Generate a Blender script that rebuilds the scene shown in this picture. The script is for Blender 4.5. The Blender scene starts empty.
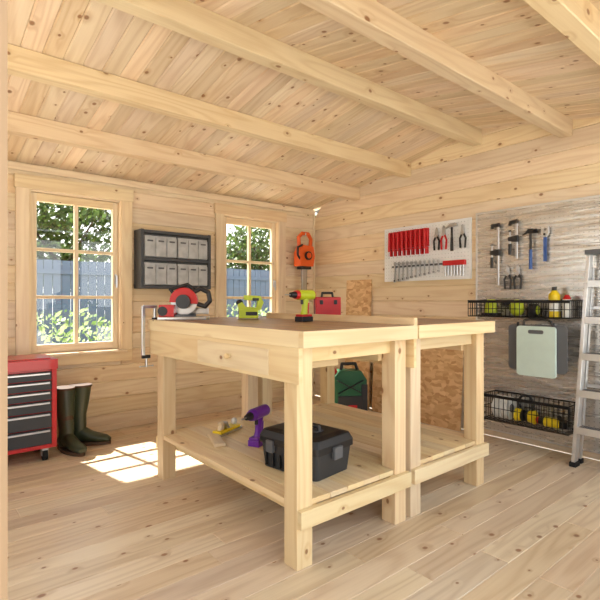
import bpy, math, random
from mathutils import Matrix, Vector
random.seed(7)
MATS={}
def newmat(name):
    m=bpy.data.materials.new(name); m.use_nodes=True
    nt=m.node_tree; b=nt.nodes['Principled BSDF']; MATS[name]=m
    return m,nt,b
def srgb(r,g,b):
    f=lambda c:(c/255/12.92) if c/255<=.04045 else ((c/255+.055)/1.055)**2.4
    return (f(r),f(g),f(b),1)
def N(nt,t,**k):
    n=nt.nodes.new(t)
    for a,v in k.items(): setattr(n,a,v)
    return n
def math_(nt,op,a,b=None,c=None,clamp=False):
    n=N(nt,'ShaderNodeMath',operation=op,use_clamp=clamp)
    for i,v in enumerate((a,b,c)):
        if v is None: continue
        if isinstance(v,(int,float)): n.inputs[i].default_value=v
        else: nt.links.new(v,n.inputs[i])
    return n.outputs[0]
def mixc(nt,fac,a,b,blend='MIX'):
    n=N(nt,'ShaderNodeMix',data_type='RGBA',blend_type=blend)
    if isinstance(fac,(int,float)): n.inputs[0].default_value=fac
    else: nt.links.new(fac,n.inputs[0])
    for i,v in ((6,a),(7,b)):
        if isinstance(v,tuple): n.inputs[i].default_value=v
        else: nt.links.new(v,n.inputs[i])
    return n.outputs[2]
def plain(name,col,rough=.5,metal=0,noise=.06,coat=0):
    m,nt,b=newmat(name)
    tc=N(nt,'ShaderNodeTexCoord'); nz=N(nt,'ShaderNodeTexNoise'); nz.inputs['Scale'].default_value=14; nz.inputs['Detail'].default_value=4
    nt.links.new(tc.outputs['Object'],nz.inputs['Vector'])
    lo=tuple(c*(1-noise*2) for c in col[:3])+(1,); hi=tuple(min(1,c*(1+noise)) for c in col[:3])+(1,)
    nt.links.new(mixc(nt,nz.outputs['Fac'],lo,hi),b.inputs['Base Color'])
    b.inputs['Roughness'].default_value=rough; b.inputs['Metallic'].default_value=metal
    if coat: b.inputs['Coat Weight'].default_value=coat
    return m
def pine(name,light,dark,knot=srgb(134,86,48),rough=.5,kscale=6,kthr=.45,kr=.06,vary=.16,ringw=.36):
    m,nt,b=newmat(name); L=nt.links.new
    uv=N(nt,'ShaderNodeUVMap'); at=N(nt,'ShaderNodeAttribute',attribute_name='rnd')
    def mp(sx,sy):
        n=N(nt,'ShaderNodeMapping'); n.inputs['Scale'].default_value=(sx,sy,1); L(uv.outputs[0],n.inputs[0]); return n.outputs[0]
    vo=N(nt,'ShaderNodeTexVoronoi'); vo.voronoi_dimensions='2D'; vo.inputs['Scale'].default_value=1
    L(mp(kscale*.72,kscale),vo.inputs['Vector'])
    sep=N(nt,'ShaderNodeSeparateColor'); L(vo.outputs['Color'],sep.inputs[0])
    on=math_(nt,'GREATER_THAN',sep.outputs[0],kthr)
    rad=math_(nt,'MULTIPLY_ADD',sep.outputs[1],kr,kr*.5)
    k=math_(nt,'SUBTRACT',1,math_(nt,'DIVIDE',vo.outputs['Distance'],rad),clamp=True)
    kn=math_(nt,'MULTIPLY',math_(nt,'MULTIPLY',k,2.2,clamp=True),on)
    halo=math_(nt,'MULTIPLY',math_(nt,'SUBTRACT',1,math_(nt,'DIVIDE',vo.outputs['Distance'],math_(nt,'MULTIPLY',rad,3.2)),clamp=True),on)
    n1=N(nt,'ShaderNodeTexNoise'); n1.inputs['Scale'].default_value=1; n1.inputs['Detail'].default_value=1.5; L(mp(.7,7),n1.inputs['Vector'])
    ring=math_(nt,'MULTIPLY_ADD',math_(nt,'SINE',math_(nt,'ADD',math_(nt,'MULTIPLY',n1.outputs['Fac'],52),math_(nt,'MULTIPLY',halo,5))),.5,.5)
    ring=math_(nt,'POWER',ring,2)
    n2=N(nt,'ShaderNodeTexNoise'); n2.inputs['Scale'].default_value=1; n2.inputs['Detail'].default_value=4; L(mp(3,120),n2.inputs['Vector'])
    n3=N(nt,'ShaderNodeTexNoise'); n3.inputs['Scale'].default_value=1; n3.inputs['Detail'].default_value=2; L(mp(.8,3),n3.inputs['Vector'])
    f=math_(nt,'ADD',math_(nt,'MULTIPLY',ring,ringw),math_(nt,'MULTIPLY_ADD',n2.outputs['Fac'],.5,-.1),clamp=True)
    f=math_(nt,'ADD',f,math_(nt,'MULTIPLY',math_(nt,'SUBTRACT',n3.outputs['Fac'],.5),.7),clamp=True)
    f=math_(nt,'ADD',f,math_(nt,'MULTIPLY',halo,.35),clamp=True)
    c=mixc(nt,f,light,dark)
    v=math_(nt,'MULTIPLY_ADD',at.outputs['Fac'],vary,1-vary*.7)
    hs=N(nt,'ShaderNodeHueSaturation'); L(c,hs.inputs['Color']); L(v,hs.inputs['Value'])
    L(math_(nt,'MULTIPLY_ADD',math_(nt,'FRACT',math_(nt,'MULTIPLY',at.outputs['Fac'],7.3)),.014,.4945),hs.inputs['Hue'])
    L(math_(nt,'MULTIPLY_ADD',math_(nt,'FRACT',math_(nt,'MULTIPLY',at.outputs['Fac'],13.7)),.22,.76),hs.inputs['Saturation'])
    c=mixc(nt,math_(nt,'MULTIPLY',kn,.85),hs.outputs[0],knot)
    L(c,b.inputs['Base Color']); b.inputs['Roughness'].default_value=rough
    b.inputs['Specular IOR Level'].default_value=.35
    bp=N(nt,'ShaderNodeBump'); bp.inputs['Strength'].default_value=.08; bp.inputs['Distance'].default_value=.002
    L(f,bp.inputs['Height']); L(bp.outputs[0],b.inputs['Normal'])
    return m
pine('pine_wall',srgb(236,213,176),srgb(209,172,125))
pine('pine_ceiling',srgb(235,210,175),srgb(202,163,118),kscale=7,kthr=.4,kr=.07,vary=.2)
pine('pine_beam',srgb(236,212,172),srgb(206,170,123),kthr=.6)
pine('pine_floor',srgb(228,203,167),srgb(191,154,112),kscale=6,kthr=.35,kr=.055,rough=.34,vary=.2)
pine('pine_bench',srgb(240,214,164),srgb(216,175,117),kthr=.7)
pine('worktop_wood',srgb(176,138,104),srgb(140,104,74),kthr=.97,vary=.25,rough=.4)
pine('pine_trim',srgb(241,217,175),srgb(216,180,133),kthr=.75)
pine('pine_jamb_shaded',srgb(168,134,90),srgb(134,98,62),kthr=.75)  # darkened pine: the shade on the door jamb is put into its colour
plain('red_paint',srgb(190,18,22),.3,0,.04,.3)
plain('red_plastic',srgb(200,24,30),.4)
plain('dark_grey',srgb(48,50,54),.45)
plain('black_plastic',srgb(24,24,27),.45)
plain('black_metal',srgb(28,28,30),.4,.5)
plain('rack_grey',srgb(62,64,68),.45)
plain('rubber',srgb(20,20,20),.8)
plain('boot_green',srgb(52,60,40),.38)
plain('boot_sole',srgb(74,52,34),.7)
plain('steel',srgb(200,202,205),.28,1)
plain('aluminium',srgb(222,224,226),.36,.75)
plain('white_board',srgb(236,238,240),.5)
plain('lime',srgb(184,200,36),.4)
plain('yellow',srgb(238,208,30),.4)
plain('orange',srgb(226,92,24),.4)
plain('purple',srgb(112,38,160),.35)
plain('green_case',srgb(18,86,50),.45)
plain('mint',srgb(202,222,214),.45)
plain('blue',srgb(50,90,160),.45)
plain('white_plastic',srgb(235,235,230),.4)
plain('tool_grey',srgb(92,94,98),.5)
plain('lid_grey',srgb(64,64,68),.5)
plain('brass',srgb(200,165,90),.35,.8)
plain('grass',srgb(98,120,62),.9,0,.25)
plain('bounce_paving',srgb(214,208,196),.8,0,.1)  # pale ground added outside to bounce daylight up to the ceiling
plain('trunk',srgb(84,66,48),.9,0,.3)
plain('fence_paint',srgb(90,104,126),.8,0,.1)
plain('roof_felt',srgb(70,70,72),.9)
m,nt,b=newmat('bin_plastic'); b.inputs['Roughness'].default_value=.35; b.inputs['Transmission Weight'].default_value=.1
tc=N(nt,'ShaderNodeTexCoord'); nz=N(nt,'ShaderNodeTexNoise'); nz.inputs['Scale'].default_value=16; nt.links.new(tc.outputs['Object'],nz.inputs[0])
nt.links.new(mixc(nt,nz.outputs['Fac'],srgb(138,142,146),srgb(214,216,218)),b.inputs['Base Color'])
m,nt,b=newmat('window_glass'); nt.nodes.remove(b)
tr=N(nt,'ShaderNodeBsdfTransparent'); gl=N(nt,'ShaderNodeBsdfGlossy'); gl.inputs['Roughness'].default_value=.02; mx=N(nt,'ShaderNodeMixShader'); mx.inputs[0].default_value=.05
nt.links.new(tr.outputs[0],mx.inputs[1]); nt.links.new(gl.outputs[0],mx.inputs[2]); nt.links.new(mx.outputs[0],nt.nodes['Material Output'].inputs[0])
# perforated steel panel
m,nt,b=newmat('perforated_steel'); L=nt.links.new
tc=N(nt,'ShaderNodeTexCoord'); sp=N(nt,'ShaderNodeSeparateXYZ'); L(tc.outputs['Object'],sp.inputs[0])
fy=math_(nt,'SUBTRACT',math_(nt,'FRACT',math_(nt,'MULTIPLY',math_(nt,'ADD',sp.outputs['Y'],10),32)),.5)
fz=math_(nt,'SUBTRACT',math_(nt,'FRACT',math_(nt,'MULTIPLY',sp.outputs['Z'],32)),.5)
d=math_(nt,'SQRT',math_(nt,'ADD',math_(nt,'MULTIPLY',fy,fy),math_(nt,'MULTIPLY',fz,fz)))
hole=math_(nt,'LESS_THAN',d,.12)
groove=math_(nt,'LESS_THAN',math_(nt,'FRACT',math_(nt,'MULTIPLY',sp.outputs['Z'],8)),.05)
hole=math_(nt,'MAXIMUM',math_(nt,'MULTIPLY',hole,.55),math_(nt,'MULTIPLY',groove,.5))
L(mixc(nt,hole,srgb(208,206,203),srgb(102,99,96)),b.inputs['Base Color']); b.inputs['Metallic'].default_value=.68
wv=N(nt,'ShaderNodeTexNoise'); wv.inputs['Scale'].default_value=3; mp=N(nt,'ShaderNodeMapping'); mp.inputs['Scale'].default_value=(1,1,9); L(tc.outputs['Object'],mp.inputs[0]); L(mp.outputs[0],wv.inputs[0])
L(math_(nt,'MULTIPLY_ADD',wv.outputs['Fac'],.3,.12),b.inputs['Roughness'])
bp=N(nt,'ShaderNodeBump'); bp.inputs['Strength'].default_value=.35; bp.inputs['Distance'].default_value=.012; L(wv.outputs['Fac'],bp.inputs['Height']); L(bp.outputs[0],b.inputs['Normal'])
# OSB
m,nt,b=newmat('osb'); L=nt.links.new
tc=N(nt,'ShaderNodeTexCoord'); mp=N(nt,'ShaderNodeMapping'); mp.inputs['Scale'].default_value=(1,1,2.2); L(tc.outputs['Object'],mp.inputs[0])
v1=N(nt,'ShaderNodeTexVoronoi'); v1.inputs['Scale'].default_value=22; nz=N(nt,'ShaderNodeTexNoise'); nz.inputs['Scale'].default_value=9; L(tc.outputs['Object'],nz.inputs[0])
L(mixc(nt,.12,mp.outputs[0],nz.outputs['Color']),v1.inputs['Vector'])
sc=N(nt,'ShaderNodeSeparateColor'); L(v1.outputs['Color'],sc.inputs[0])
L(mixc(nt,sc.outputs[0],srgb(192,144,94),srgb(232,196,146)),b.inputs['Base Color']); b.inputs['Roughness'].default_value=.6
def foliage(name,a,bcol):
    m,nt,b=newmat(name); at=N(nt,'ShaderNodeAttribute',attribute_name='rnd')
    c=mixc(nt,at.outputs['Fac'],a,bcol); nt.links.new(c,b.inputs['Base Color']); b.inputs['Roughness'].default_value=.6
    t=N(nt,'ShaderNodeBsdfTranslucent'); nt.links.new(c,t.inputs[0]); mx=N(nt,'ShaderNodeMixShader'); mx.inputs[0].default_value=.35
    nt.links.new(b.outputs[0],mx.inputs[1]); nt.links.new(t.outputs[0],mx.inputs[2]); nt.links.new(mx.outputs[0],nt.nodes['Material Output'].inputs[0])
foliage('leaves',srgb(40,60,28),srgb(104,130,60))
foliage('shrub_leaves',srgb(90,124,56),srgb(205,216,165))

class MB:
    def __init__(s,name): s.name=name; s.v=[]; s.f=[]; s.m=[]; s.uv=[]; s.r=[]; s.sm=[]; s.mats=[]; s.M=Matrix.Identity(4)
    def mi(s,n):
        if n not in s.mats: s.mats.append(n)
        return s.mats.index(n)
    def add(s,vs,fs,mat,uvs=None,smooth=False,M=None,rnd=None):
        o=len(s.v); T=s.M@M if M is not None else s.M
        s.v+= [tuple(T@Vector(p)) for p in vs]
        r=random.random() if rnd is None else rnd
        s.r+=[r]*len(vs); k=s.mi(mat)
        ou,ov=random.random()*40,random.random()*40
        for i,f in enumerate(fs):
            s.f.append([o+j for j in f]); s.m.append(k); s.sm.append(smooth)
            if uvs: s.uv+= [(u+ou,v+ov) for u,v in uvs[i]]
            else: s.uv+= [(vs[j][0]+ou,vs[j][2]+ov+vs[j][1]) for j in f]
    def hexa(s,P,mat,axis=None,M=None):
        ext=[max(p[i] for p in P)-min(p[i] for p in P) for i in range(3)]
        L=ext.index(max(ext)) if axis is None else axis
        fs=[(0,3,2,1),(4,5,6,7),(0,1,5,4),(1,2,6,5),(2,3,7,6),(3,0,4,7)]; na=[2,2,1,0,1,0]
        uvs=[]
        for f,n in zip(fs,na):
            ab=[a for a in range(3) if a!=n]
            if L in ab:
                o=[a for a in ab if a!=L][0]
                uvs.append([(P[j][L],P[j][o]+n*1.37) for j in f])
            else: uvs.append([(P[j][ab[0]]*.3,P[j][ab[1]]+5) for j in f])
        s.add(P,fs,mat,uvs,False,M)
    def box(s,x0,x1,y0,y1,z0,z1,mat,axis=None,M=None):
        P=[(x0,y0,z0),(x1,y0,z0),(x1,y1,z0),(x0,y1,z0),(x0,y0,z1),(x1,y0,z1),(x1,y1,z1),(x0,y1,z1)]
        s.hexa(P,mat,axis,M)
    def bar(s,p0,p1,w,h,mat,up=(0,0,1)):
        p0=Vector(p0);p1=Vector(p1); z=(p1-p0); L=z.length; z.normalize(); u=Vector(up)
        if abs(z.dot(u))>.98: u=Vector((1,0,0))
        x=u.cross(z).normalized(); y=z.cross(x)
        M=Matrix((( x.x,y.x,z.x,p0.x),(x.y,y.y,z.y,p0.y),(x.z,y.z,z.z,p0.z),(0,0,0,1)))
        s.box(-w/2,w/2,-h/2,h/2,0,L,mat,2,M)
    def cyl(s,p0,p1,r0,mat,r1=None,n=20,cap=True):
        p0=Vector(p0);p1=Vector(p1); r1=r0 if r1 is None else r1
        z=(p1-p0).normalized(); u=Vector((0,0,1)) if abs(z.z)<.9 else Vector((1,0,0))
        x=u.cross(z).normalized(); y=z.cross(x)
        vs=[];
        for p,r in ((p0,r0),(p1,r1)):
            for i in range(n):
                a=2*math.pi*i/n; vs.append(tuple(p+x*math.cos(a)*r+y*math.sin(a)*r))
        fs=[(i,(i+1)%n,n+(i+1)%n,n+i) for i in range(n)]
        s.add(vs,fs,mat,None,True)
        if cap:
            if r0>0: s.add(vs[:n],[tuple(range(n-1,-1,-1))],mat)
            if r1>0: s.add(vs[n:],[tuple(range(n))],mat)
    def sph(s,c,r,mat,n=16,m=10):
        if isinstance(r,(int,float)): r=(r,r,r)
        vs=[];fs=[]
        for j in range(m+1):
            t=math.pi*j/m
            for i in range(n):
                a=2*math.pi*i/n
                vs.append((c[0]+r[0]*math.sin(t)*math.cos(a),c[1]+r[1]*math.sin(t)*math.sin(a),c[2]+r[2]*math.cos(t)))
        for j in range(m):
            for i in range(n): fs.append((j*n+i,(j+1)*n+i,(j+1)*n+(i+1)%n,j*n+(i+1)%n))
        s.add(vs,fs,mat,None,True)
    def tube(s,pts,r,mat,n=8,closed=False):
        P=list(pts)+([pts[0]] if closed else [])
        for a,b_ in zip(P,P[1:]): s.cyl(a,b_,r,mat,None,n)
        if r>.004:
            for p in P[1:-1]: s.sph(p,r,mat,8,6)
    def loft(s,rings,mat,smooth=True,cap=True):
        n=len(rings[0]); vs=[p for r in rings for p in r]
        fs=[(j*n+i,j*n+(i+1)%n,(j+1)*n+(i+1)%n,(j+1)*n+i) for j in range(len(rings)-1) for i in range(n)]
        s.add(vs,fs,mat,None,smooth)
        if cap: s.add(rings[0],[tuple(range(n-1,-1,-1))],mat); s.add(rings[-1],[tuple(range(n))],mat)
    def prism(s,pts,t0,t1,mat,plane='xz'):
        def mk(a,b_,t): return {'xz':(a,t,b_),'yz':(t,a,b_),'xy':(a,b_,t)}[plane]
        n=len(pts); vs=[mk(a,b_,t0) for a,b_ in pts]+[mk(a,b_,t1) for a,b_ in pts]
        fs=[tuple(range(n-1,-1,-1)),tuple(range(n,2*n))]+[(i,(i+1)%n,n+(i+1)%n,n+i) for i in range(n)]
        s.add(vs,fs,mat)
    def done(s,bevel=0,seg=1,name=None):
        xs=[p[0] for p in s.v];ys=[p[1] for p in s.v];zs=[p[2] for p in s.v]
        o=Vector(((min(xs)+max(xs))/2,(min(ys)+max(ys))/2,min(zs)))
        me=bpy.data.meshes.new(s.name); me.from_pydata([tuple(Vector(p)-o) for p in s.v],[],s.f)
        for n in s.mats: me.materials.append(MATS[n])
        me.polygons.foreach_set('material_index',s.m); me.polygons.foreach_set('use_smooth',s.sm)
        ul=me.uv_layers.new(name='UVMap'); ul.data.foreach_set('uv',[c for u in s.uv for c in u])
        a=me.attributes.new('rnd','FLOAT','POINT'); a.data.foreach_set('value',s.r)
        import bmesh
        bm=bmesh.new(); bm.from_mesh(me); bmesh.ops.recalc_face_normals(bm,faces=bm.faces); bm.to_mesh(me); bm.free()
        me.update()
        ob=bpy.data.objects.new(s.name,me); ob.location=o; bpy.context.scene.collection.objects.link(ob)
        if bevel:
            md=ob.modifiers.new('bevel','BEVEL'); md.width=bevel; md.segments=seg; md.limit_method='ANGLE'; md.angle_limit=math.radians(50)
        return ob

# ---------------- room ----------------
XL,XR,YF,YB=-.55,3.5,.30,3.94
RY,RZ,SL=1.97,2.39,.175
def cz(y): return RZ-SL*abs(y-RY)
f=MB('floor'); w=.122; y=YF-.35; 
while y<YB:
    x=XL-random.random()*1.5
    while x<XR:
        l=random.choice([1.8,2.4,2.7,3.0]); x1=min(x+l,XR); 
        if x1>XL: f.box(max(x,XL),x1,y,min(y+w,YB),-.03,0,'pine_floor',0)
        x+=l
    y+=w
f.done(.0028)
def wall_x(name,y0,y1,holes):
    b=MB(name); h=.13; z=0
    while z<2.04:
        z1=min(z+h,2.05); segs=[(XL-.04,XR)]
        for (a,c,d,e) in holes:
            if d<z1 and e>z:
                ns=[]
                for s0,s1 in segs:
                    if a>s0: ns.append((s0,min(a,s1)))
                    if c<s1: ns.append((max(c,s0),s1))
                segs=[q for q in ns if q[1]-q[0]>.001]
                if d>z+.001: b.box(a,c,y0,y1,z,d,'pine_wall',0)
                if e<z1-.001: b.box(a,c,y0,y1,e,z1,'pine_wall',0)
        for s0,s1 in segs: b.box(s0,s1,y0,y1,z,z1,'pine_wall',0)
        z+=h
    return b.done(.007)
W1=(.63,1.467,.555,1.945); W2=(2.255,3.08,.555,1.945); CS=.082
def inner(W): return (W[0]+CS,W[1]-CS,W[2]+CS,W[3]-CS)
wall_x('wall_back',YB,YB+.045,[inner(W1),inner(W2)])
DO=(.01,1.85,-.01,1.95); FW=(2.1,3.3,.3,1.95)  # FW: added opening out of view, made large to let daylight in
wall_x('wall_front',YF-.045,YF,[DO,FW])
def wall_y(name,x0,x1,holes=()):
    b=MB(name); h=.13; z=0
    while z<RZ+.01:
        z1=z+h
        def rng(zz):
            if zz<=cz(YB)+.0: return YF,YB
            hh=max(0,(RZ+.012-zz)/SL); return max(YF,RY-hh),min(YB,RY+hh)
        a0,a1=rng(z); b0,b1=rng(min(z1,RZ+.01)); zt=min(z1,RZ+.01)
        segs=[(a0,a1,b0,b1)]
        for (p,q,d,e) in holes:
            if d<z1-.01 and e>z+.01: segs=[(a0,p,b0,p),(q,a1,q,b1)]
        for (a0,a1,b0,b1) in segs:
            P=[(x0,a0,z),(x1,a0,z),(x1,a1,z),(x0,a1,z),(x0,b0,zt),(x1,b0,zt),(x1,b1,zt),(x0,b1,zt)]
            b.hexa(P,'pine_wall',1)
        z+=h
    return b.done(.007)
wall_y('wall_right',XR,XR+.045)
wall_y('wall_left',XL-.045,XL,[(1.2,2.9,.52,1.82)])
c=MB('ceiling'); bw=.095
ang=math.atan(SL)
x=XL-.05
while x<XR+.05:
    x1=min(x+bw,XR+.05)
    for sgn,ye in ((1,YB+.05),(-1,YF-.05)):
        Lr=abs(ye-RY)/math.cos(ang)
        M=Matrix.Translation((0,RY,RZ))@Matrix.Rotation(-sgn*ang,4,'X')
        if sgn>0: c.box(x,x1,0,Lr,0,.02,'pine_ceiling',1,M)
        else: c.box(x,x1,-Lr,0,0,.02,'pine_ceiling',1,M)
    x+=bw
c.done(.006)
r=MB('roof')
for sgn,ye in ((1,YB+.12),(-1,YF-.15)):
    Lr=abs(ye-RY)/math.cos(ang)
    M=Matrix.Translation((0,RY,RZ+.022))@Matrix.Rotation(-sgn*ang,4,'X')
    r.box(XL-.25,XR+.25,0 if sgn>0 else -Lr,Lr if sgn>0 else 0,0,.05,'roof_felt',1,M)
r.done()
for yb in (3.25,2.63,1.955,1.295,.67):
    b=MB('ceiling_beam'); zt=min(cz(yb),cz(yb+.08))+.012
    b.box(XL,XR,yb,yb+.08,zt-.118,zt,'pine_beam',0); b.done(.004)
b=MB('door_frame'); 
b.box(-.07,.0345,YF-.07,YF+.02,0,1.99,'pine_jamb_shaded',2); b.box(1.82,1.93,YF-.07,YF+.02,0,1.99,'pine_jamb_shaded',2); b.box(.0345,1.82,YF-.07,YF+.02,1.92,1.99,'pine_jamb_shaded',0)
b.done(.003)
def window(name,W,y=YB):
    x0,x1,z0,z1=W; b=MB(name); t=CS+.004
    ya,yb=(y-.03,y)
    b.box(x0,x0+t,ya,yb,z0,z1,'pine_trim',2); b.box(x1-t,x1,ya,yb,z0,z1,'pine_trim',2)
    b.box(x0-.01,x1+.01,ya-.006,yb,z1-t,z1+.012,'pine_trim',0); b.box(x0,x1,ya-.006,yb,z0,z0+t,'pine_trim',0)
    b.box(x0+.05,x1-.05,ya-.03,yb,z0+t-.014,z0+t+.008,'pine_trim',0)
    i0,i1,j0,j1=x0+CS,x1-CS,z0+CS,z1-CS
    for (a,c_,d,e,ax) in ((i0,i0+.016,j0,j1,2),(i1-.016,i1,j0,j1,2),(i0+.016,i1-.016,j0,j0+.016,0),(i0+.016,i1-.016,j1-.016,j1,0)):
        b.box(a,c_,y-.018,y+.085,d,e,'pine_trim',ax)
    s0,s1,t0,t1=i0+.018,i1-.018,j0+.018,j1-.018; sw=.042; sh=.06; ys,ye=y+.02,y+.06
    b.box(s0,s0+sw,ys,ye,t0,t1,'pine_trim',2); b.box(s1-sw,s1,ys,ye,t0,t1,'pine_trim',2)
    b.box(s0+sw,s1-sw,ys,ye,t0,t0+sh,'pine_trim',0); b.box(s0+sw,s1-sw,ys,ye,t1-sh,t1,'pine_trim',0)
    xm=(s0+s1)/2; b.box(xm-.014,xm+.014,ys+.003,ye-.003,t0+sh,t1-sh,'pine_trim',2)
    H=(t1-t0-2*sh)/3
    for k in (1,2): b.box(s0+sw,s1-sw,ys+.005,ye-.005,t0+sh+H*k-.012,t0+sh+H*k+.012,'pine_trim',0)
    b.box(s0+sw-.005,s1-sw+.005,y+.038,y+.042,t0+sh-.005,t1-sh+.005,'window_glass')
    b.box(s1-.03,s1-.014,ys-.012,ys,1.18,1.26,'steel'); b.cyl((s1-.022,ys-.03,1.24),(s1-.022,ys-.005,1.24),.006,'steel'); b.box(s1-.029,s1-.015,ys-.036,ys-.026,1.15,1.25,'steel')
    b.done(.003)
window('window_1',W1); window('window_2',W2)
t=MB('trim_eave'); t.box(XL,XR,YB-.02,YB,1.985,2.035,'pine_trim',0); t.done(.003)
t=MB('trim_corner'); t.box(XR-.022,XR,YB-.022,YB,0,2.03,'pine_trim',2); t.done(.004)
t=MB('baseboard_back'); t.box(XL,XR-.022,YB-.016,YB,0,.045,'pine_trim',0); t.done(.004)

# ---------------- workbenches ----------------
def bench(lx0,lx1,drawer,back):
    b=MB('workbench'); P='pine_bench'; Y0,Y1=1.355,2.82
    for xa in (lx0,lx1-.08):
        for ya in (1.42,2.646): b.box(xa,xa+.08,ya,ya+.08,0,.862,P,2)
    sx0,sx1=lx0-.022,lx1+.006
    b.box(sx0,sx0+.03,Y0+.03,Y1-.03,.868,.932,P,1); b.box(sx1-.03,sx1,Y0+.03,Y1-.03,.868,.932,P,1)
    b.box(sx0,sx1,Y0,Y0+.03,.868,.932,P,0); b.box(sx0,sx1,Y1-.03,Y1,.868,.932,P,0)
    n=12; W=(sx1-sx0-.008)/n
    for i in range(n):
        y=Y0+.004
        while y<Y1-.004:
            l=random.uniform(.35,.7); y2=min(y+l,Y1-.004); b.box(sx0+.004+i*W,sx0+.004+(i+1)*W,y,y2,.925,.9335,'worktop_wood',1); y=y2
    b.box(lx0-.02,lx0,1.385,2.79,.727,.868,P,1)
    b.box(lx1-.105,lx1-.08,1.50,2.646,.76,.868,P,1)
    b.box(lx0+.08,lx1-.08,1.45,1.475,.80,.868,P,0); b.box(lx0+.08,lx1-.08,2.67,2.695,.78,.868,P,0)
    if drawer:
        b.box(lx0-.024,lx0-.02,1.575,2.18,.742,.85,P,1)
        b.cyl((lx0-.024,1.87,.796),(lx0-.038,1.87,.796),.008,P,.011); b.sph((lx0-.043,1.87,.796),.013,P)
        b.box(lx0+.01,lx0+.4,1.6,2.16,.745,.85,P,1)
    if back: b.box(lx1-.022,lx1+.004,Y0,Y1-.3,.932,.968,P,1)
    b.box(lx0+.002,lx1+.012,1.395,1.42,.165,.235,P,0); b.box(lx0+.002,lx1,2.726,2.75,.165,.235,P,0)
    for xa in (lx0+.082,lx1-.107): b.box(xa,xa+.025,1.42,2.726,.165,.234,P,1)
    n=5; W=(lx1-lx0-.164)/n
    for i in range(n): b.box(lx0+.082+i*W,lx0+.082+(i+1)*W-.002,1.425,2.72,.235,.258,P,1)
    b.box(lx0+.002,lx0+.08,1.502,2.644,.235,.258,P,1); b.box(lx1-.08,lx1-.002,1.502,2.644,.235,.258,P,1)
    return b.done(.003,2)
bench(1.173,1.846,True,True); bench(1.884,2.564,False,False)

# ---------------- red tool chest ----------------
b=MB('tool_chest'); x0,x1,y0,y1=.22,.785,3.42,3.78
b.box(x0,x1,y0+.012,y1,.09,.60,'red_paint'); b.box(x0-.006,x1+.006,y0-.004,y1+.005,.60,.665,'red_paint')
b.box(x0+.03,x1-.03,y0+.03,y1-.03,.665,.672,'red_paint')
b.box(x0,x0+.03,y0,y0+.012,.09,.60,'red_paint'); b.box(x1-.03,x1,y0,y0+.012,.09,.60,'red_paint'); b.box(x0+.03,x1-.03,y0,y0+.012,.09,.115,'red_paint')
zz=[.12,.225,.33,.405,.47,.535,.595]
for i in range(6):
    b.box(x0+.034,x1-.034,y0-.012,y0+.012,zz[i],zz[i+1]-.008,'dark_grey')
    b.box(x0+.045,x1-.045,y0-.024,y0-.012,zz[i+1]-.026,zz[i+1]-.014,'steel')
for xa in (x0+.06,x1-.06):
    for ya in (y0+.06,y1-.06):
        b.cyl((xa-.014,ya,.036),(xa+.014,ya,.036),.036,'rubber'); b.box(xa-.02,xa+.02,ya-.02,ya+.02,.065,.09,'steel'); b.box(xa-.02,xa-.016,ya-.015,ya+.015,.03,.07,'steel'); b.box(xa+.016,xa+.02,ya-.015,ya+.015,.03,.07,'steel')
b.done(.004,2)

# ---------------- boots ----------------
def ell(cx,cy,z,a,b_,n=20): return [(cx+a*math.cos(2*math.pi*i/n),cy+b_*math.sin(2*math.pi*i/n),z) for i in range(n)]
def boot(loc,yaw,lean):
    b=MB('rubber_boot')
    b.M=Matrix.Translation(loc)@Matrix.Rotation(yaw,4,'Z')@Matrix.Scale(1.08,4)
    g='boot_green'
    rings=[ell(0,0,.03,.048,.042),ell(.0,0,.08,.052,.044),ell(.004,0,.13,.052,.044),ell(-.002+lean*.1,0,.2,.054,.048),ell(lean*.3,0,.29,.064,.057),ell(lean*.5,0,.37,.070,.061),ell(lean*.6,0,.395,.071,.062)]
    b.loft(rings,g,True,False)
    b.loft([ell(lean*.6,0,.388,.074,.065),ell(lean*.62,0,.402,.074,.065)],'boot_sole',True,False)
    b.loft([ell(lean*.62,0,.402,.074,.065),ell(lean*.6,0,.398,.066,.057),ell(lean*.3,0,.28,.058,.05),ell(0,0,.2,.05,.044)],'boot_sole',True,True)
    fr=[]
    for x,wd,zt in ((-.055,.022,.06),(-.045,.038,.10),(.0,.043,.13),(.05,.041,.115),(.10,.044,.085),(.15,.047,.07),(.19,.040,.062),(.215,.025,.045)):
        r_=[]
        for i in range(16):
            a=2*math.pi*i/16; zc=(zt+.018)/2; r_.append((x,wd*math.cos(a),zc+(zt-.018)/2*math.sin(a)))
        fr.append(r_)
    b.loft(fr,g,True,True)
    sole=[]
    for k in range(24):
        a=2*math.pi*k/24; xx=.08+.142*math.cos(a); ww=.047-.008*math.cos(2*a) 
        sole.append((xx,ww*math.sin(a)))
    b.prism(sole,0,.022,'boot_sole','xy')
    b.prism([(-.06,-.03),(.0,-.04),(.0,.04),(-.06,.03)],0,.03,'boot_sole','xy')
    b.done(.002)
boot((.89,3.62,0),math.radians(-78),-.05); boot((.99,3.71,0),math.radians(-38),.03)

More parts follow.
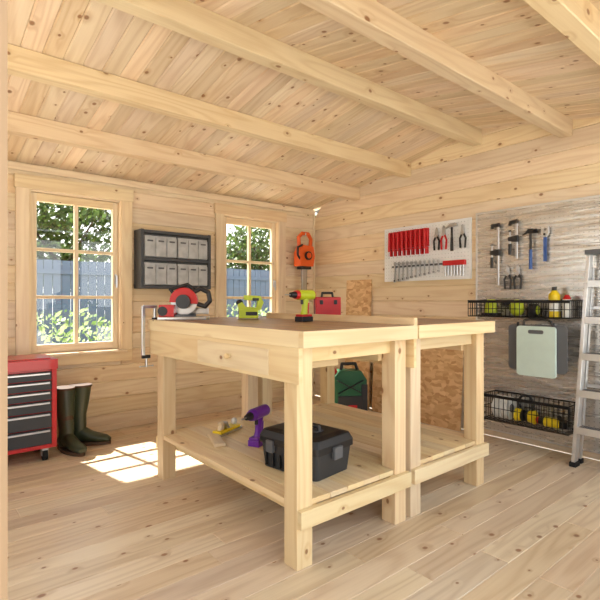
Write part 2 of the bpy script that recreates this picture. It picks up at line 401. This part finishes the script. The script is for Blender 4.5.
# ---------------- wall rack with bins ----------------
b=MB('storage_rack'); x0,x1,y0,y1,z0,z1=1.49,2.13,3.785,3.915,1.145,1.63
for xa in (x0,x1-.026): b.box(xa,xa+.026,y0,y1,z0,z1,'rack_grey',2)
for za in (z0,z1-.03,(z0+z1)/2-.012): b.box(x0+.026,x1-.026,y0,y1,za,za+.026,'rack_grey',0)
b.box(x0,x1,y1,YB-.004,z0,z1,'rack_grey')
xm=(x0+x1)/2
for (a,c_) in ((x0+.03,xm-.003),(xm+.003,x1-.03)):
    for (d,e) in ((z0+.028,z0+.228),(z0+.260,z0+.452)):
        b.box(a,c_,y0+.02,y1-.006,d,e,'rack_grey')
        nx=3
        b.box(a+.002,c_-.002,y0+.012,y0+.02,d+.002,e-.015,'bin_plastic')
        for i in range(nx):
            u0=a+(c_-a)*i/nx+.004; u1=a+(c_-a)*(i+1)/nx-.004
            b.box(u0,u1,y0+.002,y0+.014,d+.006,e-.03,'bin_plastic'); b.box(u0+.02,u1-.02,y0-.006,y0+.002,e-.065,e-.052,'tool_grey')
b.done(.002)

# ---------------- mitre saw on bench ----------------
b=MB('mitre_saw'); b.M=Matrix.Translation((1.285,2.60,.9345))@Matrix.Rotation(math.radians(-38),4,'Z')@Matrix.Scale(.92,4)
b.box(-.15,.15,-.085,.085,0,.02,'steel'); b.cyl((0,0,.02),(0,0,.034),.075,'tool_grey')
b.box(-.15,.15,.035,.05,.034,.075,'steel')
b.box(-.145,-.05,-.075,.03,.02,.095,'red_paint'); b.cyl((-.12,-.08,.055),(-.12,.045,.055),.03,'black_plastic')
b.cyl((.0,-.012,.115),(.0,-.006,.115),.084,'steel',n=40)
arc=[(.09*math.cos(math.radians(a)),.115+.09*math.sin(math.radians(a))) for a in range(-10,191,12)]
b.prism(arc,-.03,.012,'red_paint')
b.cyl((0,.012,.12),(0,.10,.12),.042,'red_paint'); b.cyl((0,.10,.12),(0,.125,.12),.038,'black_plastic')
b.cyl((0,-.03,.115),(0,-.05,.115),.045,'dark_grey')
b.tube([(.06,-.01,.175),(.105,-.01,.20),(.155,-.01,.175),(.165,-.01,.12),(.135,-.01,.085),(.085,-.01,.10)],.015,'black_plastic')
b.box(-.02,.02,.01,.06,.03,.10,'black_plastic')
b.tube([(-.07,.0,.17),(-.09,0,.195),(.02,0,.225),(.07,0,.19)],.011,'black_plastic')
b.done(.004,2)
b=MB('g_clamp'); x,y=1.118,2.775
b.bar((x-.012,y,.72),(x-.012,y,1.015),.016,.02,'steel'); b.bar((x-.012,y,1.01),(x+.07,y,1.01),.016,.02,'steel'); b.cyl((x+.06,y,1.0),(x+.06,y,.9345),.009,'steel'); b.cyl((x+.06,y,.944),(x+.06,y,.9345),.018,'black_metal')
b.bar((x-.02,y,.712),(x+.03,y,.712),.018,.02,'black_metal'); b.cyl((x+.008,y,.65),(x+.008,y,.705),.007,'steel',n=10); b.cyl((x-.03,y,.655),(x+.046,y,.655),.004,'steel',n=8)
b.sph((x-.03,y,.655),.006,'steel'); b.sph((x+.046,y,.655),.006,'steel')
b.done(.002)
b=MB('jigsaw'); b.M=Matrix.Translation((1.62,2.42,.9345))@Matrix.Rotation(math.radians(150),4,'Z')
b.box(-.06,.07,-.035,.035,0,.006,'steel'); b.box(-.055,.06,-.026,.026,.006,.06,'lime'); b.box(.03,.062,-.02,.02,.01,.095,'tool_grey')
b.prism([(-.07,.055),(.06,.055),(.068,.09),(.04,.105),(.02,.075),(-.045,.07),(-.05,.11),(.03,.115),(.03,.145),(-.07,.14),(-.09,.1)],-.022,.022,'lime')
b.box(-.06,-.02,-.024,.024,.11,.128,'black_plastic'); b.sph((.055,0,.1),(.022,.022,.018),'black_plastic')
b.box(-.05,.02,-.028,.028,.022,.045,'black_plastic')
b.done(.004,2)
def drill(name,loc,yaw,c1,c2,sc=1.0,bat='black_plastic'):
    b=MB(name); b.M=Matrix.Translation(loc)@Matrix.Rotation(yaw,4,'Z')@Matrix.Scale(sc,4)
    b.box(-.05,.05,-.034,.034,0,.032,bat); b.box(-.046,.046,-.03,.03,.032,.046,c2)
    def oc(cx,z,a,w): return [(cx+a*math.cos(2*math.pi*i/14),w*math.sin(2*math.pi*i/14),z) for i in range(14)]
    b.loft([oc(0,.044,.028,.022),oc(-.004,.07,.022,.018),oc(-.008,.11,.022,.018),oc(-.012,.145,.028,.022)],c1)
    b.loft([oc(-.022,.05,.012,.019),oc(-.026,.08,.01,.017),oc(-.03,.12,.012,.017)],c2)
    b.cyl((-.075,0,.17),(.055,0,.17),.032,c1); b.sph((-.075,0,.17),(.02,.032,.032),c2)
    b.cyl((.055,0,.17),(.08,0,.17),.03,c2,.026); b.cyl((.08,0,.17),(.12,0,.17),.022,'black_plastic',.014); b.cyl((.12,0,.17),(.165,0,.17),.004,'steel',n=8)
    b.box(.01,.024,-.008,.008,.11,.14,'black_plastic')
    b.done(.003,2)
drill('cordless_drill',(1.66,1.95,.9345),math.radians(185),'lime','red_plastic',.84)
drill('cordless_drill',(1.50,2.15,.259),math.radians(205),'purple','purple',1.02,'purple')
b=MB('power_tool_case'); b.M=Matrix.Translation((2.30,2.45,.9345))@Matrix.Rotation(math.radians(-30),4,'Z')
b.box(-.09,.09,-.04,.04,0,.135,'red_plastic'); b.box(-.092,.092,-.006,.006,0,.137,'black_plastic')
b.tube([(-.04,0,.135),(-.035,0,.165),(.035,0,.165),(.04,0,.135)],.008,'black_plastic')
for xa in (-.05,.05): b.box(xa-.012,xa+.012,-.045,-.038,.085,.115,'black_plastic')
b.done(.006,2)

# ---------------- toolbox ----------------
b=MB('toolbox'); b.M=Matrix.Translation((1.475,1.72,.259))@Matrix.Rotation(math.radians(8),4,'Z')
def rr(a,b_,z,r=.02):
    p=[]
    for sx,sy,a0 in ((1,1,0),(-1,1,90),(-1,-1,180),(1,-1,270)):
        for k in range(4):
            t=math.radians(a0+30*k); p.append((sx*(a-r)+r*math.cos(t),sy*(b_-r)+r*math.sin(t),z))
    return p
b.loft([rr(.118,.165,0),rr(.128,.178,.115)],'dark_grey',False); b.loft([rr(.136,.186,.115),rr(.136,.186,.145),rr(.122,.172,.175),rr(.09,.14,.182)],'black_plastic',False)
b.box(-.03,.03,-.09,.09,.178,.186,'lid_grey')
b.tube([(0,-.085,.18),(0,-.08,.205),(0,.08,.205),(0,.085,.18)],.011,'black_plastic')
for ya in (-.1,.1): b.box(-.148,-.126,ya-.022,ya+.022,.08,.135,'tool_grey'); b.box(.126,.148,ya-.022,ya+.022,.08,.135,'tool_grey')
b.box(-.03,.03,-.2,-.18,.08,.135,'tool_grey')
for k in range(-3,4): b.box(-.1365,-.12,k*.045-.004,k*.045+.004,.01,.075,'black_plastic')
b.done(.003)
b=MB('hand_plane'); b.M=Matrix.Translation((1.50,2.47,.259))@Matrix.Rotation(math.radians(25),4,'Z')
b.box(-.12,.12,-.032,.032,0,.014,'steel'); b.box(-.11,.10,-.03,.03,.014,.03,'yellow',0); b.sph((.075,0,.05),(.018,.018,.022),'white_plastic')
b.prism([(-.09,.03),(-.05,.03),(-.045,.06),(-.06,.08),(-.085,.075),(-.075,.055)],-.012,.012,'pine_trim'); b.prism([(-.03,.03),(.0,.03),(-.03,.075),(-.045,.07)],-.022,.022,'steel'); b.done(.002)
b=MB('timber_offcut'); b.M=Matrix.Translation((1.36,2.36,.259))@Matrix.Rotation(math.radians(70),4,'Z'); b.box(-.12,.12,-.03,.03,0,.018,'pine_trim',0); b.done(.002)

# ---------------- chainsaw on wall ----------------
b=MB('chainsaw'); b.M=Matrix.Translation((3.24,3.80,1.49))
b.prism([(-.10,-.09),(.08,-.09),(.10,.02),(.08,.12),(-.06,.13),(-.10,.05)],-.055,.05,'orange')
b.cyl((0,-.057,.02),(0,-.075,.02),.045,'black_plastic'); b.cyl((0,-.075,.02),(0,-.08,.02),.03,'orange')
b.tube([(-.07,0,.12),(-.078,0,.21),(-.03,0,.255),(.05,0,.255),(.09,0,.2),(.08,0,.11)],.02,'orange')
b.tube([(-.09,-.04,-.02),(-.13,-.05,.02),(-.13,-.05,.10),(-.06,-.04,.13)],.011,'black_plastic')
b.box(-.06,.05,-.054,.05,-.12,-.088,'black_plastic')
bar=[(-.035,-.10),(.035,-.10),(.03,-.34),(.015,-.37),(-.015,-.37),(-.03,-.34)]
b.prism(bar,.0,.006,'steel'); b.prism([(x*1.15,z*1.01) for x,z in bar],.001,.005,'black_metal')
b.tube([(.0,.136,.24),(.0,-.02,.235),(0,-.025,.26)],.005,'steel')
b.done(.004,2)

# ---------------- sheet materials ----------------
b=MB('plywood_sheet'); b.M=Matrix.Translation((3.44,3.09,0))@Matrix.Rotation(math.radians(1.9),4,'Y'); b.box(0,.015,0,.33,0,1.25,'osb',2); b.done(.001)
b=MB('osb_sheet'); b.M=Matrix.Translation((3.42,2.1,0))@Matrix.Rotation(math.radians(3.8),4,'Y'); b.box(0,.018,0,.93,0,.86,'osb',1); b.done(.001)
b=MB('fuel_canister'); b.M=Matrix.Translation((3.10,3.02,0))@Matrix.Rotation(math.radians(-35),4,'Z')
b.prism([(-.15,0),(.15,0),(.15,.34),(.10,.42),(-.09,.42),(-.15,.36)],-.08,.08,'green_case')
b.prism([(-.11,.05),(.11,.05),(.11,.2),(-.11,.2)],-.09,.09,'black_plastic'); b.bar((-.12,-.087,.34),(.11,-.087,.22),.03,.008,'black_plastic'); b.bar((.12,-.087,.34),(-.11,-.087,.22),.03,.008,'black_plastic')
b.tube([(-.07,0,.42),(-.06,0,.475),(.06,0,.475),(.08,0,.42)],.014,'black_plastic')
b.cyl((-.12,0,.39),(-.155,0,.44),.026,'red_plastic'); b.box(.1,.155,-.085,.085,.02,.3,'black_plastic'); b.box(-.02,.06,-.095,-.088,.07,.12,'red_plastic')
b.done(.01,3)

# ---------------- white pegboard and hand tools ----------------
b=MB('pegboard'); b.box(3.484,3.498,2.04,2.925,1.22,1.71,'white_board')
for i in range(29):
    for j in range(15): 
        yy=2.065+i*.03; z=1.25+j*.031
        b.box(3.4835,3.4842,yy-.002,yy+.002,z-.002,z+.002,'tool_grey')
b.done()
X=3.484
b=MB('screwdriver_rack')
for i in range(9):
    yy=2.45+i*.048
    b.box(X-.03,X,yy-.019,yy+.019,1.53,1.67,'red_plastic'); b.cyl((X-.042,yy,1.49),(X-.042,yy,1.66),.013,'red_plastic',.010,10); b.cyl((X-.042,yy,1.43),(X-.042,yy,1.49),.004,'steel',n=8)
    b.box(X-.035,X,yy-.015,yy+.015,1.45,1.51,'red_plastic')
b.box(X-.03,X,2.428,2.858,1.515,1.528,'red_plastic')
b.done(.002)
def hammer(y,zt,L,hm='steel',hd='orange',X=X):
    b=MB('hammer'); b.cyl((X-.035,y,zt-L),(X-.035,y,zt-L*.5),.013,hd,.011,10); b.cyl((X-.035,y,zt-L*.5),(X-.035,y,zt),.009,'black_plastic',None,10)
    b.cyl((X-.035,y-.045,zt-.01),(X-.035,y-.01,zt-.01),.015,hm,.013,12); b.box(X-.047,X-.023,y-.015,y+.015,zt-.025,zt+.008,hm)
    b.prism([(y+.015,zt-.02),(y+.06,zt-.035),(y+.015,zt+.006)],X-.045,X-.025,hm,'yz'); b.cyl((X,y+.012,zt-.035),(X-.05,y+.012,zt-.035),.003,'steel',n=6); b.done(.002)
def pliers(y,zt,L,col,X=X):
    b=MB('pliers'); 
    b.prism([(y-.014,zt-L*.32),(y-.012,zt-.02),(y-.001,zt),(y-.001,zt-L*.32)],X-.028,X-.014,'steel','yz'); b.prism([(y+.014,zt-L*.32),(y+.012,zt-.02),(y+.001,zt),(y+.001,zt-L*.32)],X-.028,X-.014,'steel','yz')
    b.cyl((X-.012,y,zt-L*.36),(X-.032,y,zt-L*.36),.016,'steel')
    for s_ in (-1,1): b.tube([(X-.021,y+s_*.006,zt-L*.38),(X-.021,y+s_*.026,zt-L*.6),(X-.021,y+s_*.02,zt-L)],.008,col)
    b.cyl((X,y,zt-L*.3),(X-.04,y,zt-L*.3),.003,'steel',n=6); b.done(.001)
pliers(2.345,1.66,.19,'black_plastic'); pliers(2.275,1.67,.2,'red_plastic'); hammer(2.19,1.67,.22,'steel','black_plastic'); pliers(2.10,1.66,.19,'black_plastic')
def spanner(b,y,zt,L,w=.012):
    x0,x1=X-.02,X-.012
    b.box(x0,x1,y-w*.45,y+w*.45,zt-L+.01,zt-.01,'steel',2)
    b.prism([(y-w,zt-.004),(y-w*.4,zt+.012),(y-w*.3,zt),(y+w*.3,zt),(y+w*.4,zt+.012),(y+w,zt-.004),(y+w*.6,zt-.018),(y-w*.6,zt-.018)],x0,x1,'steel','yz')
    b.cyl((x0-.002,y,zt-L),(x1+.002,y,zt-L),w*.95,'steel',None,12); b.cyl((x0-.003,y,zt-L),(x0,y,zt-L),w*.45,'black_metal',None,8)
b=MB('spanner_set')
for i in range(11): spanner(b,2.33+i*.046,1.385,.09+.007*i,.010+.0006*i)
b.box(X-.012,X,2.30,2.83,1.345,1.36,'tool_grey'); b.done()
b=MB('bit_holder'); b.box(X-.03,X,2.08,2.28,1.335,1.375,'red_plastic')
for i in range(7): b.cyl((X-.018,2.095+i*.028,1.25),(X-.018,2.095+i*.028,1.335),.006,'steel',n=8)
b.done(.002)

# ---------------- steel panel ----------------
b=MB('steel_tool_panel'); b.box(3.486,3.497,.6,1.99,.06,1.72,'perforated_steel'); b.box(3.484,3.497,.6,1.99,1.72,1.735,'aluminium'); b.box(3.484,3.497,1.985,2.0,.06,1.735,'aluminium'); b.box(3.484,3.497,.6,2.0,.048,.06,'aluminium'); b.done()
def fclamp(y,zt,L,col):
    b=MB('bar_clamp'); x=X-.03
    b.box(x-.006,x+.006,y-.009,y+.009,zt-L,zt,'steel',2)
    b.prism([(y-.012,zt-.02),(y-.012,zt+.01),(y+.05,zt+.005),(y+.058,zt-.03),(y+.04,zt-.03),(y+.037,zt-.018)],x-.01,x+.01,col,'yz')
    zz=zt-L*.45
    b.prism([(y-.014,zz-.03),(y-.014,zz+.02),(y+.06,zz+.01),(y+.06,zz-.02)],x-.012,x+.012,col,'yz')
    b.cyl((x,y+.048,zz-.10),(x,y+.048,zz+.05),.006,'steel',n=10); b.cyl((x,y+.048,zz-.12),(x,y+.048,zz-.04),.012,col); b.cyl((x,y+.048,zz+.05),(x,y+.048,zz+.06),.011,'black_metal')
    b.cyl((X,y,zt-.03),(x-.01,y,zt-.03),.004,'steel',n=6); b.done(.002)
fclamp(1.80,1.62,.46,'black_plastic'); fclamp(1.66,1.63,.28,'black_plastic')
pliers(1.73,1.31,.18,'black_plastic'); pliers(1.655,1.31,.18,'black_plastic'); hammer(1.555,1.55,.28,'black_metal','blue')
b=MB('adjustable_wrench'); y=1.46; zt=1.54
b.box(X-.03,X-.018,y-.011,y+.011,zt-.22,zt-.03,'blue',2); b.prism([(y-.012,zt-.05),(y-.03,zt-.02),(y-.028,zt+.02),(y-.016,zt+.024),(y-.012,zt-.005),(y+.008,zt-.005),(y+.012,zt+.018),(y+.024,zt+.012),(y+.026,zt-.02),(y+.012,zt-.05)],X-.034,X-.014,'steel','yz')
b.cyl((X-.038,y,zt-.03),(X-.012,y,zt-.03),.008,'black_metal'); b.cyl((X,y,zt-.03),(X-.03,y,zt-.03),.003,'steel',n=6); b.done(.002)
def basket(y0,y1,z0,z1,x0=3.29,x1=3.480):
    b=MB('wire_basket'); r=.0028; m_='black_metal'
    for z,rr_ in ((z1,.005),(z0,.004),((z0+z1)/2,r)):
        b.tube([(x0,y0,z),(x1,y0,z),(x1,y1,z),(x0,y1,z)],rr_,m_,6,True)
    n=int((y1-y0)/.032)
    for i in range(n+1):
        y=y0+(y1-y0)*i/n; b.tube([(x0,y,z1),(x0,y,z0),(x1,y,z0),(x1,y,z1)],r,m_,5)
    for i in range(1,6):
        x=x0+(x1-x0)*i/6; b.tube([(x,y0,z1),(x,y0,z0),(x,y1,z0),(x,y1,z1)],r,m_,5)
    b.box(x0-.003,x0+.002,y0,y1,z1-.016,z1+.004,m_)
    b.done()
basket(1.235,1.95,.93,1.045); basket(1.245,1.84,.18,.36)
zb=.9345
b=MB('spray_bottle'); b.cyl((3.39,1.37,zb),(3.39,1.37,zb+.15),.036,'yellow'); b.cyl((3.39,1.37,zb+.15),(3.39,1.37,zb+.18),.036,'yellow',.015); b.cyl((3.39,1.37,zb+.18),(3.39,1.37,zb+.205),.016,'black_plastic'); b.cyl((3.39,1.37,zb+.04),(3.39,1.37,zb+.11),.0365,'white_plastic'); b.done(.002)
b=MB('paint_tin'); b.cyl((3.39,1.29,zb),(3.39,1.29,zb+.12),.028,'white_plastic'); b.cyl((3.39,1.29,zb+.12),(3.39,1.29,zb+.15),.028,'red_plastic',.012); b.done(.002)
b=MB('tape_measure'); b.M=Matrix.Translation((3.39,1.50,zb)); b.cyl((0,-.02,.045),(0,.03,.045),.045,'black_plastic'); b.cyl((0,-.024,.045),(0,.034,.045),.03,'lime'); b.box(-.02,.04,-.02,.03,0,.03,'black_plastic'); b.done(.003)
b=MB('work_gloves'); b.M=Matrix.Translation((3.38,1.62,zb)); b.sph((0,0,.06),(.05,.055,.06),'lime'); 
for k in range(4): b.tube([(-.03+.02*k,.04,.06),(-.035+.022*k,.085,.09),(-.035+.022*k,.10,.08)],.010,'black_plastic')
b.tube([(.04,-.01,.03),(.07,.03,.03)],.011,'black_plastic'); b.done()
b=MB('hand_sander'); b.M=Matrix.Translation((3.39,1.82,zb)); b.box(-.04,.04,-.06,.06,0,.02,'black_plastic'); b.loft([ell(0,0,.02,.035,.05),ell(0,0,.08,.03,.045),ell(0,0,.12,.018,.03)],'lime'); b.done(.002)
b=MB('folding_stool'); b.M=Matrix.Translation((0,-.045,.01))
def rrect(y0,y1,z0,z1,r=.03):
    p=[]
    for cy,cz_,a0 in ((y1-r,z1-r,0),(y0+r,z1-r,90),(y0+r,z0+r,180),(y1-r,z0+r,270)):
        for k in range(5): t=math.radians(a0+22.5*k); p.append((cy+r*math.cos(t),cz_+r*math.sin(t)))
    return p
b.prism(rrect(1.285,1.67,.56,.875),3.262,3.272,'tool_grey','yz'); b.prism(rrect(1.345,1.60,.53,.865,.02),3.235,3.255,'mint','yz'); 
b.prism(rrect(1.42,1.52,.815,.84,.01),3.231,3.2355,'tool_grey','yz')
b.tube([(3.25,1.365,.855),(3.25,1.38,.90),(3.265,1.42,.91),(3.265,1.52,.91),(3.25,1.555,.90),(3.25,1.56,.855)],.008,'black_plastic')
b.tube([(3.26,1.37,.89),(3.26,1.37,.57),(3.26,1.6,.57),(3.26,1.6,.89)],.009,'black_metal')
b.done(.003,2)
zb=.185
b=MB('cable_reel'); 
for k in range(5): b.cyl((3.38,1.66+k*.022,zb+.085),(3.38,1.678+k*.022,zb+.085),.082-.004*(k%2),'white_plastic',n=28)
b.cyl((3.38,1.655,zb+.085),(3.38,1.775,zb+.085),.03,'tool_grey'); b.done(.002)
b=MB('ear_defenders'); b.M=Matrix.Translation((3.375,1.55,zb))
b.cyl((0,-.06,.05),(0,-.02,.05),.048,'yellow',.04); b.cyl((0,.03,.05),(0,.07,.05),.04,'yellow',.048); b.cyl((0,-.02,.05),(0,-.005,.05),.04,'black_plastic'); b.cyl((0,.015,.05),(0,.03,.05),.04,'black_plastic')
b.tube([(0,-.045,.09),(0,-.05,.15),(0,-.02,.19),(0,.03,.19),(0,.06,.15),(0,.055,.09)],.009,'black_plastic'); b.done(.003)
b=MB('angle_grinder'); b.M=Matrix.Translation((3.38,1.385,zb)); b.cyl((0,-.06,.035),(0,.04,.035),.033,'yellow'); b.cyl((0,.04,.035),(0,.08,.035),.03,'black_plastic',.024); b.cyl((0,-.07,.055),(0,-.07,.01),.03,'black_metal'); b.cyl((0,-.07,.012),(0,-.07,.006),.055,'steel'); b.cyl((0,-.07,.05),(-.05,-.07,.09),.014,'black_plastic'); b.sph((0,.08,.035),.024,'red_plastic'); b.done(.002)

# ---------------- step ladder ----------------
b=MB('step_ladder'); A='aluminium'
def stile(y0,y1,x0,x1,zt,w=.022,d=.055): b.bar((x0,y0,0.02),(x1,y1,zt),w,d,A,(1,0,0))
xb,xt=3.27,3.40
for (ya,yb_) in ((1.20,1.155),(.75,.79)):
    stile(ya,yb_,xb,xt,1.36); stile(ya,yb_,xb+.09,xt+.045,1.26,.018,.03)
    b.box(xb-.035,xb+.035,ya-.02,ya+.02,0,.03,'rubber'); b.box(xb+.07,xb+.11,ya-.015,ya+.015,0,.03,'rubber')
for k in range(5):
    z=.24+k*.23; tt=(z-.02)/1.34; x=xb+(xt-xb)*tt; ya=.75+.04*tt+.01; yb_=1.20-.045*tt-.01
    b.box(x-.04,x+.035,ya,yb_,z-.012,z+.012,A,1); b.box(x-.042,x-.036,ya,yb_,z-.03,z+.014,A,1)
    for q in range(4): b.box(x-.03+q*.017,x-.024+q*.017,ya+.01,yb_-.01,z+.012,z+.015,'tool_grey',1)
b.box(xt-.05,xt+.06,.77,1.17,1.34,1.37,'tool_grey',1)
for z in (.5,1.0): tt=(z-.02)/1.24; x=xb+.09+(xt+.045-xb-.09)*tt; b.box(x-.008,x+.008,.77,1.17,z-.01,z+.01,A,1)
b.done(.002)

# ---------------- outdoors ----------------
b=MB('ground'); b.box(-30,30,6.2,40,-.16,-.12,'grass'); b.box(-30,30,-30,6.2,-.16,-.12,'bounce_paving'); b.done()
b=MB('garden_fence'); x=-8
while x<18:
    b.box(x,x+.135,9.0,9.02,-.12,1.74+random.uniform(-.005,.005),'fence_paint',2)
    x+=.145
b.box(-8,18,8.97,9.0,.3,.38,'fence_paint'); b.box(-8,18,8.97,9.0,1.5,1.58,'fence_paint'); b.done()
def leafball(b,c,r,n,mat,size):
    for _ in range(n):
        while True:
            p=Vector((random.uniform(-1,1),random.uniform(-1,1),random.uniform(-1,1)))
            if .25<p.length<1: break
        q=Vector((c[0]+p.x*r[0],c[1]+p.y*r[1],c[2]+p.z*r[2])); s_=size*random.uniform(.6,1.3)
        a=Vector((random.gauss(0,1),random.gauss(0,1),random.gauss(0,1))).normalized(); u=a.orthogonal().normalized(); w_=a.cross(u)
        b.add([q-u*s_,q+w_*s_*.5,q+u*s_,q-w_*s_*.5],[(0,1,2,3)],mat,rnd=random.random())
def tree(x,y,h,R):
    b=MB('garden_tree'); b.cyl((x,y,-.12),(x+.1,y,h*.5),.12,'trunk',.07)
    for k in range(5): a=k*1.25; b.cyl((x+.08,y,h*.35+k*.1),(x+.1+R*.6*math.cos(a),y+R*.6*math.sin(a),h*.6+.1*k),.05,'trunk',.015)
    for k in range(9):
        a=k*.7+random.random(); rr_=R*.55*random.random()
        leafball(b,(x+rr_*math.cos(a)*1.4,y+rr_*math.sin(a),h*.38+h*.55*k/9),(R*.55,R*.5,R*.4),480,'leaves',.085)
    b.done()
for (x,y,h,R) in ((.8,11.0,4.0,1.6),(2.8,11.8,3.9,1.7),(5.0,11,4.0,1.6),(8.2,11.5,3.8,1.8),(11,11,4,1.7)): tree(x,y,h,R)
b=MB('garden_shrubs')
for k in range(16):
    x=-.5+k*.62; leafball(b,(x,7.1+random.uniform(-.3,.5),.38+random.uniform(0,.25)),(.5,.4,.5),300,'shrub_leaves',.045)
b.done()

# ---------------- light ----------------
w=bpy.data.worlds.new('World'); bpy.context.scene.world=w; w.use_nodes=True; nt=w.node_tree; bg=nt.nodes['Background']
tc=N(nt,'ShaderNodeTexCoord'); sp=N(nt,'ShaderNodeSeparateXYZ'); nt.links.new(tc.outputs['Generated'],sp.inputs[0])
g=math_(nt,'MULTIPLY',sp.outputs['Z'],1.6,clamp=True)
nt.links.new(mixc(nt,g,(1,.985,.96,1),(.82,.91,1,1)),bg.inputs[0]); bg.inputs[1].default_value=2.55
sl=bpy.data.lights.new('sun','SUN'); sl.energy=20; sl.angle=math.radians(1.0); sl.color=(1,.955,.88)
so=bpy.data.objects.new('sun',sl); so.rotation_euler=Vector((.14,-.8,-1.14)).to_track_quat('-Z','Y').to_euler(); so.location=(0,8,9); bpy.context.scene.collection.objects.link(so)

cam=bpy.data.cameras.new('camera'); co=bpy.data.objects.new('camera',cam); bpy.context.scene.collection.objects.link(co)
co.location=(0,0,1.05); co.rotation_euler=(math.radians(90),0,-math.atan2(.642,.767)); cam.lens=36*477/600; cam.sensor_width=36; cam.clip_start=.01
bpy.context.scene.camera=co
bpy.context.scene.view_settings.view_transform='Standard'
